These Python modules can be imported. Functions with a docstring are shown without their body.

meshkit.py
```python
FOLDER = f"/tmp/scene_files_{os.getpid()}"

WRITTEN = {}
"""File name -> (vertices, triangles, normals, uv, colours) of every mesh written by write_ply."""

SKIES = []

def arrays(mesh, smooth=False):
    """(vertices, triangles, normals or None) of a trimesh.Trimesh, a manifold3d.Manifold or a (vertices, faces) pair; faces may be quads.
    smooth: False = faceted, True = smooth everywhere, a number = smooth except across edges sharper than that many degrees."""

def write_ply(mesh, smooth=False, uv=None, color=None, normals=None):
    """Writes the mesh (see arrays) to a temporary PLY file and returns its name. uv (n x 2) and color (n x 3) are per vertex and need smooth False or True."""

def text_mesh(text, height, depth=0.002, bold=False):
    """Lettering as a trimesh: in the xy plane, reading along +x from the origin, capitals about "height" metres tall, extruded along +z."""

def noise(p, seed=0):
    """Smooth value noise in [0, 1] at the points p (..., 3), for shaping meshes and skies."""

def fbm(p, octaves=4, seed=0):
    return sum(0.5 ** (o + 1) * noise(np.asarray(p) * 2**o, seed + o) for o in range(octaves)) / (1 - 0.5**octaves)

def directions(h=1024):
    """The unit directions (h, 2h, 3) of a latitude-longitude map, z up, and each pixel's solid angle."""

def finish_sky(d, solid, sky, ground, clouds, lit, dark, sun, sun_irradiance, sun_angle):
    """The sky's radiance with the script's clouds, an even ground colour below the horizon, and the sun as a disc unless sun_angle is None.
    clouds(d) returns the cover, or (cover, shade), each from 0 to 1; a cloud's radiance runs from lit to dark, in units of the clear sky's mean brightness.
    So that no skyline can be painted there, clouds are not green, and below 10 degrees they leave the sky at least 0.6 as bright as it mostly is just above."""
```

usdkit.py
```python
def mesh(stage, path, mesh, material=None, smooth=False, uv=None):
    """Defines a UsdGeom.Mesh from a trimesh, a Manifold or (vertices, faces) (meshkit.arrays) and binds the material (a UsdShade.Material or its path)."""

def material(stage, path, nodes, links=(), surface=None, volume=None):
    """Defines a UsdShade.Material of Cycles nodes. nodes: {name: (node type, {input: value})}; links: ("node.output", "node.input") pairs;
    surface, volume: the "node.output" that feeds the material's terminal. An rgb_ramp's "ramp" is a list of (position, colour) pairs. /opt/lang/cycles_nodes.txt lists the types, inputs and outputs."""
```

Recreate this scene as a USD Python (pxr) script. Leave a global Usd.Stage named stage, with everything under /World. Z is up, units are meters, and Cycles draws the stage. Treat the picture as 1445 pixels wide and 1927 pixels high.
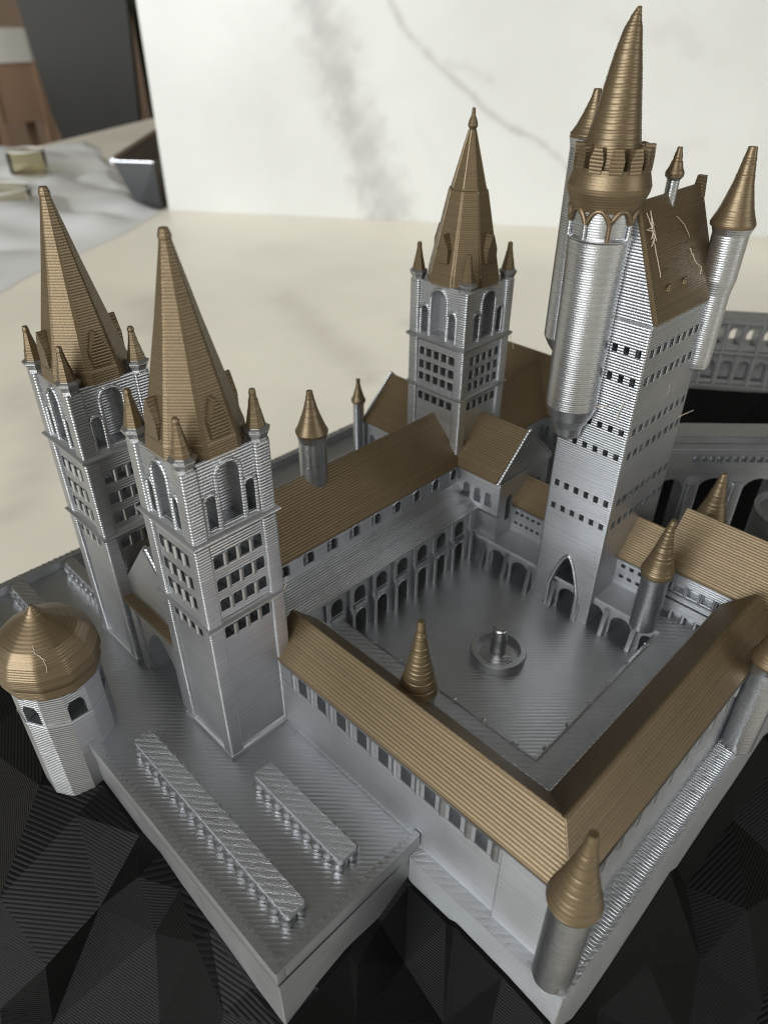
import math, random
import numpy as np, trimesh, manifold3d, usdkit, meshkit
from shapely.geometry import Polygon, box as sbox, Point, LineString
from shapely import affinity
from shapely.ops import unary_union
from pxr import Usd, UsdGeom, UsdLux, UsdShade, Gf, Sdf, Vt

stage = Usd.Stage.CreateInMemory()
UsdGeom.SetStageUpAxis(stage, UsdGeom.Tokens.z)
UsdGeom.SetStageMetersPerUnit(stage, 1.0)
UsdGeom.Xform.Define(stage, '/World'); UsdGeom.Scope.Define(stage, '/World/Looks')
S = 0.0007            # one model unit is 0.7 mm
L = 0.34              # one printed layer (0.24 mm) in model units
PI = math.pi
rng = np.random.default_rng(7); random.seed(7)

# ------------------------------------------------------------------ camera
EYE = np.array([61.786, -31.539, 90.683])
FPX, AZ, PITCH, ROLL = 1368.26, math.radians(134.6685), math.radians(35.0583), math.radians(0.3135)
cam = UsdGeom.Camera.Define(stage, '/World/camera')
fw = np.array([math.cos(PITCH)*math.cos(AZ), math.cos(PITCH)*math.sin(AZ), -math.sin(PITCH)])
rt = np.array([math.sin(AZ), -math.cos(AZ), 0]); up = np.cross(rt, fw)
r2 = math.cos(ROLL)*rt + math.sin(ROLL)*up; u2 = -math.sin(ROLL)*rt + math.cos(ROLL)*up
mt = np.eye(4); mt[0, :3] = r2; mt[1, :3] = u2; mt[2, :3] = -fw; mt[3, :3] = EYE*S
cam.AddTransformOp().Set(Gf.Matrix4d(mt.tolist()))
cam.CreateFocalLengthAttr(24.0); cam.CreateHorizontalApertureAttr(24.0*1445/FPX)
cam.CreateClippingRangeAttr(Gf.Vec2f(0.004, 60.0))
cam.CreateFocusDistanceAttr(98*S); cam.CreateFStopAttr(44.0)
cam.CreateExposureAttr(0.12)

# ------------------------------------------------------------------ light
def mat(name, nodes, links=(), surface=None, volume=None):
    return usdkit.material(stage, '/World/Looks/'+name, nodes, links, surface, volume)
dome = UsdLux.DomeLight.Define(stage, '/World/room_light')
UsdShade.MaterialBindingAPI.Apply(dome.GetPrim()).Bind(
    mat('room_glow', {'b': ('background_shader', {'color': (1.0, 0.955, 0.78), 'strength': 0.14})}, surface='b.background'))
def window(name, toward, dist, w, h, col, inten, aim=(0, 30, 15)):
    """a window pane of the room, or an added lamp: toward = direction from the model (model units), dist in metres"""
    d = np.array(toward, float); d /= np.linalg.norm(d)
    pos = np.array(aim)*S + d*dist
    z = d; x = np.cross([0, 0, 1], z); x /= np.linalg.norm(x); y = np.cross(z, x)
    m = np.eye(4); m[0, :3] = x; m[1, :3] = y; m[2, :3] = z; m[3, :3] = pos
    l = UsdLux.RectLight.Define(stage, '/World/'+name); l.AddTransformOp().Set(Gf.Matrix4d(m.tolist()))
    l.CreateWidthAttr(w); l.CreateHeightAttr(h); l.CreateColorAttr(Gf.Vec3f(*col)); l.CreateIntensityAttr(inten)
    return l
LEFT = -r2; NEAR = np.array([-fw[0], -fw[1], 0])/np.hypot(fw[0], fw[1]); UPV = np.array([0, 0, 1.0])
window('window_light', LEFT*0.68+NEAR*0.76+UPV*0.30, 1.5, 1.0, 0.85, (0.94, 0.975, 1.0), 9.5)
window('window_light_001', -LEFT*0.85+NEAR*0.50+UPV*0.30, 1.7, 0.8, 0.8, (0.97, 0.98, 1.0), 3.6)
window('skylight', NEAR*1.0+LEFT*0.45+UPV*1.1, 1.6, 1.4, 1.2, (1.0, 0.985, 0.95), 2.3)

# ------------------------------------------------------------------ helpers
used = {}
def path_for(parent, name):
    base = f'{parent}/{name}'
    n = used.get(base, 0); used[base] = n+1
    return base if n == 0 else f'{base}_{n:03d}'
def tag(p, label=None, cat=None, group=None, kind=None):
    p = p.GetPrim() if hasattr(p, 'GetPrim') else p
    for k, v in (('label', label), ('category', cat), ('group', group), ('kind', kind)):
        if v: p.SetCustomDataByKey(k, v)
    return p
def xform(name, label=None, cat=None, kind=None, group=None):
    x = UsdGeom.Xform.Define(stage, path_for('/World', name)); tag(x, label, cat, group, kind); return x
def P(o): return o if isinstance(o, str) else str(o.GetPath())
def tm(m):
    if isinstance(m, trimesh.Trimesh): return m
    if hasattr(m, 'to_mesh'):
        q = m.to_mesh(); return trimesh.Trimesh(np.array(q.vert_properties[:, :3], float), np.array(q.tri_verts), process=False)
    if isinstance(m, list): return trimesh.util.concatenate([tm(x) for x in m])
    return trimesh.Trimesh(np.asarray(m[0], float), np.asarray(m[1], int), process=False)
def part(parent, name, mesh, material, smooth=False, label=None):
    t = tm(mesh)
    q = usdkit.mesh(stage, path_for(P(parent), name), trimesh.Trimesh(t.vertices*S, t.faces, process=False), material, smooth=smooth)
    if label: tag(q, label)
    return q
def bx(x0, x1, y0, y1, z0, z1):
    b = trimesh.creation.box([x1-x0, y1-y0, z1-z0]); b.apply_translation([(x0+x1)/2, (y0+y1)/2, (z0+z1)/2]); return b
def rrect(x0, x1, y0, y1, r=0.28):
    return sbox(x0+r, y0+r, x1-r, y1-r).buffer(r, quad_segs=3)
def ext(poly, z0, z1):
    polys = getattr(poly, 'geoms', [poly])
    out = [trimesh.creation.extrude_polygon(g, z1-z0, engine='earcut') for g in polys]
    t = trimesh.util.concatenate(out); t.apply_translation([0, 0, z0]); return t
def rbox(x0, x1, y0, y1, z0, z1, r=0.28): return ext(rrect(x0, x1, y0, y1, r), z0, z1)
def ext_axis(poly, a0, a1, axis):
    """extrude a polygon given in (u,z); axis 'x': u is y; axis 'y': u is x"""
    t = ext(poly, a0, a1); v = t.vertices.copy()
    if axis == 'x': t.vertices = np.c_[v[:, 2], v[:, 0], v[:, 1]]
    else: t.vertices = np.c_[v[:, 0], v[:, 2], v[:, 1]]; t.invert()
    return t
def man(t):
    t = tm(t); t = trimesh.Trimesh(t.vertices, t.faces, process=True); t.merge_vertices()
    return manifold3d.Manifold(manifold3d.Mesh(np.asarray(t.vertices, np.float32), np.asarray(t.faces, np.uint32)))
def cut(a, bs):
    a = man(a)
    for b in bs: a = a - man(b)
    return a
def union(ms):
    a = man(ms[0])
    for b in ms[1:]: a = a + man(b)
    return a
def rings(prof, ns, cx, cy, ang=0.0, twist=None):
    """surface of stacked n-gons; prof: (r, z[, dx, dy])"""
    if isinstance(ns, np.ndarray): a = ns+ang; n = len(ns)
    else: n = ns; a = ang+np.arange(n)*2*PI/n
    V, F = [], []
    for p in prof:
        r, z = p[0], p[1]; dx, dy = (p[2], p[3]) if len(p) > 3 else (0, 0)
        V.append(np.c_[cx+dx+r*np.cos(a), cy+dy+r*np.sin(a), np.full(n, z)])
    m = len(prof)
    V = np.vstack(V+[[[cx, cy, prof[0][1]]], [[cx+(prof[-1][2] if len(prof[-1]) > 2 else 0), cy+(prof[-1][3] if len(prof[-1]) > 3 else 0), prof[-1][1]]]])
    i = np.arange(n); j = (i+1) % n
    for k in range(m-1):
        F.append(np.c_[k*n+i, k*n+j, (k+1)*n+j]); F.append(np.c_[k*n+i, (k+1)*n+j, (k+1)*n+i])
    F.append(np.c_[j, i, np.full(n, m*n)]); F.append(np.c_[(m-1)*n+i, (m-1)*n+j, np.full(n, m*n+1)])
    return trimesh.Trimesh(V, np.vstack(F), process=False)
def layered(pts, d=0.02, step=L, jit=0.002):
    """refine a profile (r,z,...) into printed layers with a rounded bulge each"""
    pts = np.array([list(p)+[0]*(4-len(p)) for p in pts], float)
    z0, z1 = pts[0, 1], pts[-1, 1]
    out = []
    k0 = math.floor(z0/step); k1 = math.ceil(z1/step)
    f = lambda z: [np.interp(z, pts[:, 1], pts[:, c]) for c in (0, 2, 3)]
    for k in range(k0, k1):
        b = rng.normal(0, jit)
        for t, dd in ((0.0, d), (0.22, 0.12*d), (0.5, -0.1*d), (0.78, 0.12*d)):
            z = (k+t)*step
            if z < z0 or z > z1: continue
            r, dx, dy = f(z); out.append((max(r-dd+b, 0.05), z, dx, dy))
    r, dx, dy = f(z1); out.append((max(r, 0.05), z1, dx, dy))
    return out
def lathe(prof, n, cx, cy, ang=0.0, lay=True, **k):
    return rings(layered(prof, **k) if lay else prof, n, cx, cy, ang)
def steps(p0, p1, d=0.034, step=L):
    """points of a sloping roof line from p0 to p1 (u,z): one rounded ridge for each printed layer"""
    p0, p1 = np.array(p0, float), np.array(p1, float)
    rev = p1[1] < p0[1]
    if rev: p0, p1 = p1, p0
    t = (p1-p0)/np.linalg.norm(p1-p0); nn = np.array([t[1], -t[0]])
    if nn[1] < 0: nn = -nn
    out = [tuple(p0)]
    for k in range(math.floor(p0[1]/step), math.ceil(p1[1]/step)):
        for q, o in ((0.0, -d), (0.2, -0.1*d), (0.5, 0.25*d), (0.8, -0.1*d)):
            z = (k+q)*step
            if p0[1]+0.02 < z < p1[1]-0.02: out.append(tuple(p0+(p1-p0)*(z-p0[1])/(p1[1]-p0[1])+nn*o))
    out.append(tuple(p1))
    return out[::-1] if rev else out
def gable_roof(a0, a1, e0, e1, ze, zr, axis, d=0.034):
    mid = (e0+e1)/2; b = ze-0.35
    poly = Polygon([(e0, b), (e1, b)]+steps((e1, ze), (mid+0.12, zr), d)+steps((mid-0.12, zr), (e0, ze), d))
    return ext_axis(poly.buffer(0), a0, a1, axis)
def tube(pts, r, n=8, closed=False):
    pts = np.array(pts, float); m = len(pts)
    tan = np.gradient(pts, axis=0); tan /= np.maximum(np.linalg.norm(tan, axis=1, keepdims=True), 1e-9)
    ref = np.array([0.13, 0.21, 0.97]); V = []; F = []
    rr = np.broadcast_to(r, m)
    for k in range(m):
        a = np.cross(tan[k], ref)
        if np.linalg.norm(a) < 0.2: a = np.cross(tan[k], [1, 0, 0.1])
        a /= np.linalg.norm(a); b = np.cross(tan[k], a)
        t = np.arange(n)*2*PI/n; V.append(pts[k]+rr[k]*(np.outer(np.cos(t), a)+np.outer(np.sin(t), b)))
    V = np.vstack(V+[pts[:1], pts[-1:]]); i = np.arange(n); j = (i+1) % n
    for k in range(m-1):
        F.append(np.c_[k*n+i, (k+1)*n+j, k*n+j]); F.append(np.c_[k*n+i, (k+1)*n+i, (k+1)*n+j])
    F.append(np.c_[i, j, np.full(n, m*n)]); F.append(np.c_[(m-1)*n+j, (m-1)*n+i, np.full(n, m*n+1)])
    t = trimesh.Trimesh(V, np.vstack(F), process=False); t.fix_normals(); return t
def arch(c, w, z0, zs, pointed=False, n=8):
    """outline polygon of an arched opening: centre c, width w, floor z0, springing zs"""
    h = w/2
    if pointed:
        up_ = [(c+h*math.cos(t)*(1 if 1 else 0), zs+pointed*math.sin(t)**0.9) for t in np.linspace(0, PI, 2*n+1)]
        up_ = [(c+h*(1-2*k/(2*n)), zs+pointed*(1-abs(1-2*k/(2*n))**1.7)) for k in range(2*n+1)]
        return Polygon([(c-h, z0), (c+h, z0)]+up_)
    return Polygon([(c-h, z0), (c+h, z0)]+[(c+h*math.cos(t), zs+h*math.sin(t)) for t in np.linspace(0, PI, n+1)])
def arch_line(c, w, z0, zs, n=8):
    h = w/2
    return [(c+h, z0), (c+h, (z0+zs)/2)]+[(c+h*math.cos(t), zs+h*math.sin(t)) for t in np.linspace(0, PI, n+1)]+[(c-h, (z0+zs)/2), (c-h, z0)]

# ------------------------------------------------------------------ materials
def filament(name, base, rough, metallic, layer=0.0, infill=0.0, grain=0.02, lp=0.42, ior=1.5, spec=0.5, infill_ang=PI/4, pitch=0.66):
    """printed plastic; layer = depth of the layer ridges on walls, infill = depth of the top strokes on level faces (model units)"""
    N = {'g': ('geometry', {}), 'sc': ('mapping', {'scale': (1/S,)*3}), 'xyz': ('separate_xyz', {}), 'nz': ('separate_xyz', {}),
         'zz': ('math', {'math_type': 'multiply', 'value2': PI/lp}), 'sin': ('math', {'math_type': 'sine'}), 'abs': ('math', {'math_type': 'absolute'}),
         'rot': ('mapping', {'rotation': (0, 0, infill_ang)}), 'rxyz': ('separate_xyz', {}),
         'wob': ('noise_texture', {'scale': 0.2, 'detail': 2.0}), 'wa': ('math', {'math_type': 'multiply_add', 'value2': 0.08, 'value3': -0.04}),
         'iadd': ('math', {'math_type': 'add'}), 'imul': ('math', {'math_type': 'multiply', 'value2': PI/pitch}), 'isin': ('math', {'math_type': 'sine'}), 'iabs': ('math', {'math_type': 'absolute'}),
         'flat': ('map_range', {'from_min': 0.93, 'from_max': 0.985, 'clamp': True}), 'inv': ('math', {'math_type': 'subtract', 'value1': 1.0}),
         'ls': ('noise_texture', {'scale': 0.16, 'detail': 2.0}), 'lr': ('map_range', {'from_min': 0.3, 'from_max': 0.62, 'to_min': 0.8, 'to_max': 1.0, 'clamp': True}),
         'lh': ('math', {'math_type': 'multiply'}), 'lh2': ('math', {'math_type': 'multiply', 'value2': layer}), 'lh3': ('math', {'math_type': 'multiply'}),
         'ih': ('math', {'math_type': 'multiply'}), 'ih2': ('math', {'math_type': 'multiply', 'value2': infill}),
         'fine': ('noise_texture', {'scale': 4.5, 'detail': 3.0, 'roughness': 0.65}), 'fh': ('math', {'math_type': 'multiply', 'value2': grain}),
         'a1': ('math', {'math_type': 'add'}), 'a2': ('math', {'math_type': 'add'}), 'u': ('math', {'math_type': 'multiply', 'value2': S}),
         'bump': ('bump', {'strength': 1.0, 'distance': 1.0}),
         # tone of each layer, and broad flow marks
         'fl': ('math', {'math_type': 'multiply', 'value2': 1/L}), 'flo': ('math', {'math_type': 'floor'}), 'wn': ('noise_texture', {'dimensions': '1D', 'scale': 0.73, 'detail': 1.0}),
         'mr': ('map_range', {'from_min': 0.25, 'from_max': 0.75, 'to_min': 0.92, 'to_max': 1.06}), 'big': ('noise_texture', {'scale': 0.12, 'detail': 3.0}),
         'mr2': ('map_range', {'from_min': 0.3, 'from_max': 0.7, 'to_min': 0.97, 'to_max': 1.03}), 'mm': ('math', {'math_type': 'multiply'}),
         'col': ('mix', {'mix_type': 'multiply', 'fac': 1.0, 'color1': base}), 'cc': ('combine_xyz', {}),
         'rr': ('map_range', {'from_min': 0.3, 'from_max': 0.7, 'to_min': rough-0.015, 'to_max': rough+0.02}),
         'rf': ('math', {'math_type': 'multiply_add', 'value2': -0.13}), 'p': ('principled_bsdf', {'metallic': metallic, 'ior': ior, 'specular_ior_level': spec})}
    K = [('g.position', 'sc.vector'), ('sc.vector', 'xyz.vector'), ('g.true_normal', 'nz.vector'), ('xyz.z', 'zz.value1'), ('zz.value', 'sin.value1'), ('sin.value', 'abs.value1'),
         ('sc.vector', 'rot.vector'), ('rot.vector', 'rxyz.vector'), ('sc.vector', 'wob.vector'), ('wob.fac', 'wa.value1'), ('rxyz.x', 'iadd.value1'), ('wa.value', 'iadd.value2'),
         ('iadd.value', 'imul.value1'), ('imul.value', 'isin.value1'), ('isin.value', 'iabs.value1'), ('nz.z', 'flat.value'), ('flat.result', 'inv.value2'),
         ('sc.vector', 'ls.vector'), ('ls.fac', 'lr.value'), ('abs.value', 'lh.value1'), ('lr.result', 'lh.value2'), ('lh.value', 'lh2.value1'), ('lh2.value', 'lh3.value1'), ('inv.value', 'lh3.value2'),
         ('iabs.value', 'ih.value1'), ('flat.result', 'ih.value2'), ('ih.value', 'ih2.value1'), ('sc.vector', 'fine.vector'), ('fine.fac', 'fh.value1'),
         ('lh3.value', 'a1.value1'), ('ih2.value', 'a1.value2'), ('a1.value', 'a2.value1'), ('fh.value', 'a2.value2'), ('a2.value', 'u.value1'), ('u.value', 'bump.height'), ('bump.normal', 'p.normal'),
         ('xyz.z', 'fl.value1'), ('fl.value', 'flo.value1'), ('flo.value', 'wn.w'), ('wn.fac', 'mr.value'), ('sc.vector', 'big.vector'), ('big.fac', 'mr2.value'), ('mr.result', 'mm.value1'), ('mr2.result', 'mm.value2'),
         ('mm.value', 'cc.x'), ('mm.value', 'cc.y'), ('mm.value', 'cc.z'), ('cc.vector', 'col.color2'), ('col.color', 'p.base_color'), ('big.fac', 'rr.value'), ('flat.result', 'rf.value1'), ('rr.result', 'rf.value3'), ('rf.value', 'p.roughness')]
    return mat(name, N, K, surface='p.BSDF')
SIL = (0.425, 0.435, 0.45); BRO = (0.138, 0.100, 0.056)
SILVER = filament('silver_filament', SIL, 0.34, 0.93, layer=0.065, infill=0.028, grain=0.04)
SILVER_R = filament('silver_filament_ridged', SIL, 0.27, 0.95, layer=0.0, infill=0.02, grain=0.025)
SILVER_ROUGH = filament('silver_filament_scarred', SIL, 0.42, 1.0, layer=0.08, infill=0.05, grain=0.15, pitch=0.9, infill_ang=PI/4+0.1)
BRONZE = filament('bronze_filament', BRO, 0.38, 0.62, layer=0.0, infill=0.04)
BRONZE_W = filament('bronze_filament_walls', BRO, 0.38, 0.62, layer=0.06, infill=0.06)
DARK_GREY = filament('dark_grey_filament', (0.26, 0.265, 0.265), 0.4, 0.9, layer=0.1, infill=0.05)  # darker grey than the silver, for the viaduct and drum
BLACK = filament('black_filament', (0.0035, 0.0035, 0.0035), 0.30, 0.0, layer=0.04, infill=0.02, spec=0.05, lp=0.36)
def plain(name, col, rough, metallic=0.0, **k):
    return mat(name, {'p': ('principled_bsdf', {'base_color': col, 'roughness': rough, 'metallic': metallic, **k})}, surface='p.BSDF')
STRAND = plain('pale_plastic_strand', (0.42, 0.36, 0.28), 0.4)
CHAIR = plain('black_leather', (0.022, 0.020, 0.015), 0.6)
WOOD = plain('tan_wood', (0.30, 0.19, 0.12), 0.5)
GLOSS = plain('black_gloss', (0.006, 0.006, 0.007), 0.35)
CHROME = plain('bright_steel', (0.75, 0.77, 0.80), 0.18, 1.0)
EGGSHELL = plain('cream_paint', (0.62, 0.60, 0.52), 0.6)

# ================================================================== SURFACE AND BACKGROUND
ZT = -52.0
def attr_mat(name, lo, hi, rough, noise_scale):
    return mat(name, {'a': ('attribute', {'attribute': 'vein'}), 'g': ('geometry', {}), 'n': ('noise_texture', {'scale': noise_scale, 'detail': 5.0}),
                      'r': ('map_range', {'from_min': 0.40, 'from_max': 0.78, 'to_min': 0.0, 'to_max': 0.34, 'clamp': True}), 's': ('math', {'math_type': 'add', 'use_clamp': True}),
                      'm': ('mix', {'color1': lo, 'color2': hi}), 'p': ('principled_bsdf', {'roughness': rough})},
               [('g.position', 'n.vector'), ('n.fac', 'r.value'), ('a.fac', 's.value1'), ('r.result', 's.value2'), ('s.value', 'm.fac'), ('m.color', 'p.base_color')], surface='p.BSDF')
MARBLE = attr_mat('white_marble', (0.58, 0.58, 0.55), (0.36, 0.35, 0.33), 0.35, 14)
STONE_TOP = attr_mat('cream_stone', (0.80, 0.755, 0.645), (0.44, 0.40, 0.34), 0.42, 13)
def vein_field(uv, lines):
    val = np.zeros(len(uv))
    for pts, wid, st, seed in lines:
        pts = np.array(pts, float)
        jit = (meshkit.fbm(np.c_[uv/9, np.zeros(len(uv))], 3, seed)-0.5)
        dm = np.full(len(uv), 1e9)
        for a, b in zip(pts[:-1], pts[1:]):
            ab = b-a; t = np.clip(((uv-a)@ab)/(ab@ab), 0, 1); dm = np.minimum(dm, np.linalg.norm(uv-(a+t[:, None]*ab), axis=1))
        dm = dm+jit*wid*1.6
        var = 0.45+0.9*meshkit.fbm(np.c_[uv/14, np.full(len(uv), 3.3)], 3, seed+9)
        val = np.maximum(val, st*var*np.exp(-(np.maximum(dm, 0)/wid)**2))
    return np.clip(val, 0, 1)
def sheet_with_veins(parent_name, origin, eu, ev, nu, nv, du, dv, lines, material, u0=0.0, v0=0.0):
    uu, vv = np.meshgrid(u0+np.arange(nu+1)*du, v0+np.arange(nv+1)*dv, indexing='ij')
    uv = np.c_[uu.ravel(), vv.ravel()]
    V = np.array(origin)+uv[:, :1]*np.array(eu)+uv[:, 1:]*np.array(ev)
    idx = np.arange((nu+1)*(nv+1)).reshape(nu+1, nv+1)
    q = np.c_[idx[:-1, :-1].ravel(), idx[1:, :-1].ravel(), idx[1:, 1:].ravel(), idx[:-1, 1:].ravel()]
    F = np.vstack([q[:, [0, 1, 2]], q[:, [0, 2, 3]]])
    m = usdkit.mesh(stage, path_for('/World', parent_name) if not parent_name.startswith('/') else parent_name, trimesh.Trimesh(V*S, F, process=False), material)
    UsdGeom.PrimvarsAPI(m).CreatePrimvar('vein', Sdf.ValueTypeNames.FloatArray, 'vertex').Set(Vt.FloatArray.FromNumpy(vein_field(uv, lines).astype(np.float32)))
    return m
K_ = 1.1088
WO = np.array([-516.2, 296.5, ZT]); WE = np.array([0.81308, 0.58215, 0]); WN = np.array([0.58215, -0.81308, 0])
# table top: a thick slab with a far edge at the left
tb = xform('table_top', kind='structure')
far = np.array([[-875.0, 301.0], [-1048.0, 601.0]])
dirn = (far[1]-far[0])/np.linalg.norm(far[1]-far[0])
c0 = far[0]-dirn*1900; c1 = far[0]+dirn*1100; inward = np.array([dirn[1], -dirn[0]])
table_veins = [([(-277, 228), (-232, 211), (-195, 197), (-168, 187)], 9.0, 0.42, 3), ([(-262, 66), (-206, 55), (-170, 20)], 9, 0.4, 4),
               ([(-200, 250), (-150, 262)], 7, 0.4, 5), ([(-330, 170), (-250, 130), (-190, 60)], 9, 0.3, 6), ([(-60, 380), (-20, 330), (30, 320)], 6, 0.18, 8)]
# the sheet's own axes: along the far edge and towards the castle
def to_uv(p): d = np.array(p)-c0; return (float(d@dirn), float(d@inward))
tv = [([to_uv(p) for p in l], w, s, sd) for l, w, s, sd in table_veins]
tt = sheet_with_veins(str(tb.GetPath())+'/stone_surface', (c0[0], c0[1], ZT), (dirn[0], dirn[1], 0), (inward[0], inward[1], 0), 375, 260, 8.0, 8.0, tv, STONE_TOP)
V = np.array([[*(c0), ZT-0.01], [*(c1), ZT-0.01], [*(c1+inward*2080), ZT-0.01], [*(c0+inward*2080), ZT-0.01]])
edge = ext(Polygon(V[:, :2]), ZT-45, ZT-0.5)
part(tb, 'stone_edge', edge, plain('cream_stone_edge', (0.66, 0.60, 0.48), 0.4))
# marble slab
wall_veins = [([(x*K_, y*K_) for x, y in l], w, s, sd) for l, w, s, sd in [
    ([(116, 150), (122, 129), (129, 101), (142, 62), (155, 33), (166, 5), (172, -12)], 16.0, 0.85, 11),
    ([(150, 150), (167, 130), (176, 115), (190, 103), (199, 95), (218, 82), (229, 72), (248, 61), (266, 55), (283, 43), (291, 34), (300, 26)], 2.0, 0.8, 12),
    ([(199, 95), (215, 96), (232, 88)], 3.0, 0.25, 13), ([(300, 120), (322, 112), (340, 118), (352, 105)], 6.0, 0.16, 14),
    ([(320, 60), (345, 48), (370, 55)], 6.0, 0.12, 15), ([(186, 62), (200, 40), (214, 22)], 6.0, 0.10, 16), ([(60, 120), (80, 90), (84, 60)], 8.0, 0.07, 17)]]
ms = xform('marble_slab', 'upright white marble slab with grey veins standing behind the castle', 'marble slab')
sheet_with_veins(str(ms.GetPath())+'/polished_face', WO+np.array([0, 0, 0.05]), WE, (0, 0, 1), 300, 80, 2.2, 2.2, wall_veins, MARBLE)
cr = np.array([WO+WE*0, WO+WE*660, WO+WE*660-WN*13, WO-WN*13])[:, :2]
part(ms, 'slab_edge', ext(Polygon(cr).buffer(-0.15), ZT+0.05, ZT+176.0), plain('marble_edge', (0.72, 0.70, 0.64), 0.45))

# wrinkled pale plastic bag lying on the table at the left
def bag():
    n = 90
    A = np.array([[-372, 62], [-860, 250], [-905, 420], [-509, 287]], float)   # quad corners on the table
    t = np.linspace(0, 1, n); uu, vv = np.meshgrid(t, t, indexing='ij')
    B = (A[0]*((1-uu)*(1-vv))[..., None]+A[1]*(uu*(1-vv))[..., None]+A[2]*(uu*vv)[..., None]+A[3]*((1-uu)*vv)[..., None]).reshape(-1, 2)
    # a free-form outline
    p = np.c_[B/55, np.zeros(len(B))]
    z = 20*np.abs(meshkit.fbm(p*0.6, 2, 5)-0.5)*2+4*meshkit.noise(np.c_[B/120, np.zeros(len(B))], 2)
    e = np.minimum.reduce([uu.ravel(), vv.ravel(), 1-uu.ravel(), 1-vv.ravel()])
    z = z*np.clip(e/0.10, 0.03, 1)+0.4
    B = B+(meshkit.fbm(np.c_[B/70, np.ones(len(B))], 2, 8)-0.5)[:, None]*np.array([14, 10])
    V = np.c_[B, ZT+z]; idx = np.arange(n*n).reshape(n, n)
    q = np.c_[idx[:-1, :-1].ravel(), idx[1:, :-1].ravel(), idx[1:, 1:].ravel(), idx[:-1, 1:].ravel()]
    F = np.vstack([q[:, [0, 2, 1]], q[:, [0, 3, 2]]]); return trimesh.Trimesh(V, F, process=False)
BAG = mat('pale_plastic_film', {'p': ('principled_bsdf', {'base_color': (0.80, 0.81, 0.82), 'roughness': 0.45}), 't': ('transparent_bsdf', {}), 'm': ('mix_closure', {'fac': 0.72})},
          [('t.BSDF', 'm.closure1'), ('p.BSDF', 'm.closure2')], surface='m.closure')
b = part('/World', 'plastic_bag', bag(), BAG, smooth=True); tag(b, 'crumpled pale translucent plastic sheet lying on the table at left', 'plastic sheet')
# clear jar with a bright rim
GLASSY = mat('clear_plastic', {'t': ('transparent_bsdf', {'color': (0.93, 0.91, 0.82)}), 'g': ('glossy_bsdf', {'roughness': 0.08}), 'f': ('layer_weight', {'blend': 0.15}), 'm': ('mix_closure', {})},
             [('f.fresnel', 'm.fac'), ('t.BSDF', 'm.closure1'), ('g.BSDF', 'm.closure2')], surface='m.closure')
def jar(name, label, x, y, r, h, z0):
    o = xform(name, label, 'jar')
    pr = [(r*0.7, z0), (r*0.96, z0+0.6), (r, z0+2), (r, z0+h), (r*0.93, z0+h), (r*0.93, z0+2), (r*0.6, z0+1.6)]
    part(o, 'cup', rings(pr, 40, x, y), GLASSY, smooth=50)
    part(o, 'rim', tube([(x+r*0.97*math.cos(t), y+r*0.97*math.sin(t), z0+h) for t in np.linspace(0, 2*PI, 41)], 0.55, 8), plain('frosted_rim', (0.8, 0.8, 0.78), 0.2), smooth=60)
jar('clear_cup', 'small clear plastic cup with a bright rim on the pale sheet', -700, 262, 17, 20, ZT+9)
jar('clear_cup', 'low yellowish clear cup lying behind the left spire', -590, 190, 26, 12, ZT+9)
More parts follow.
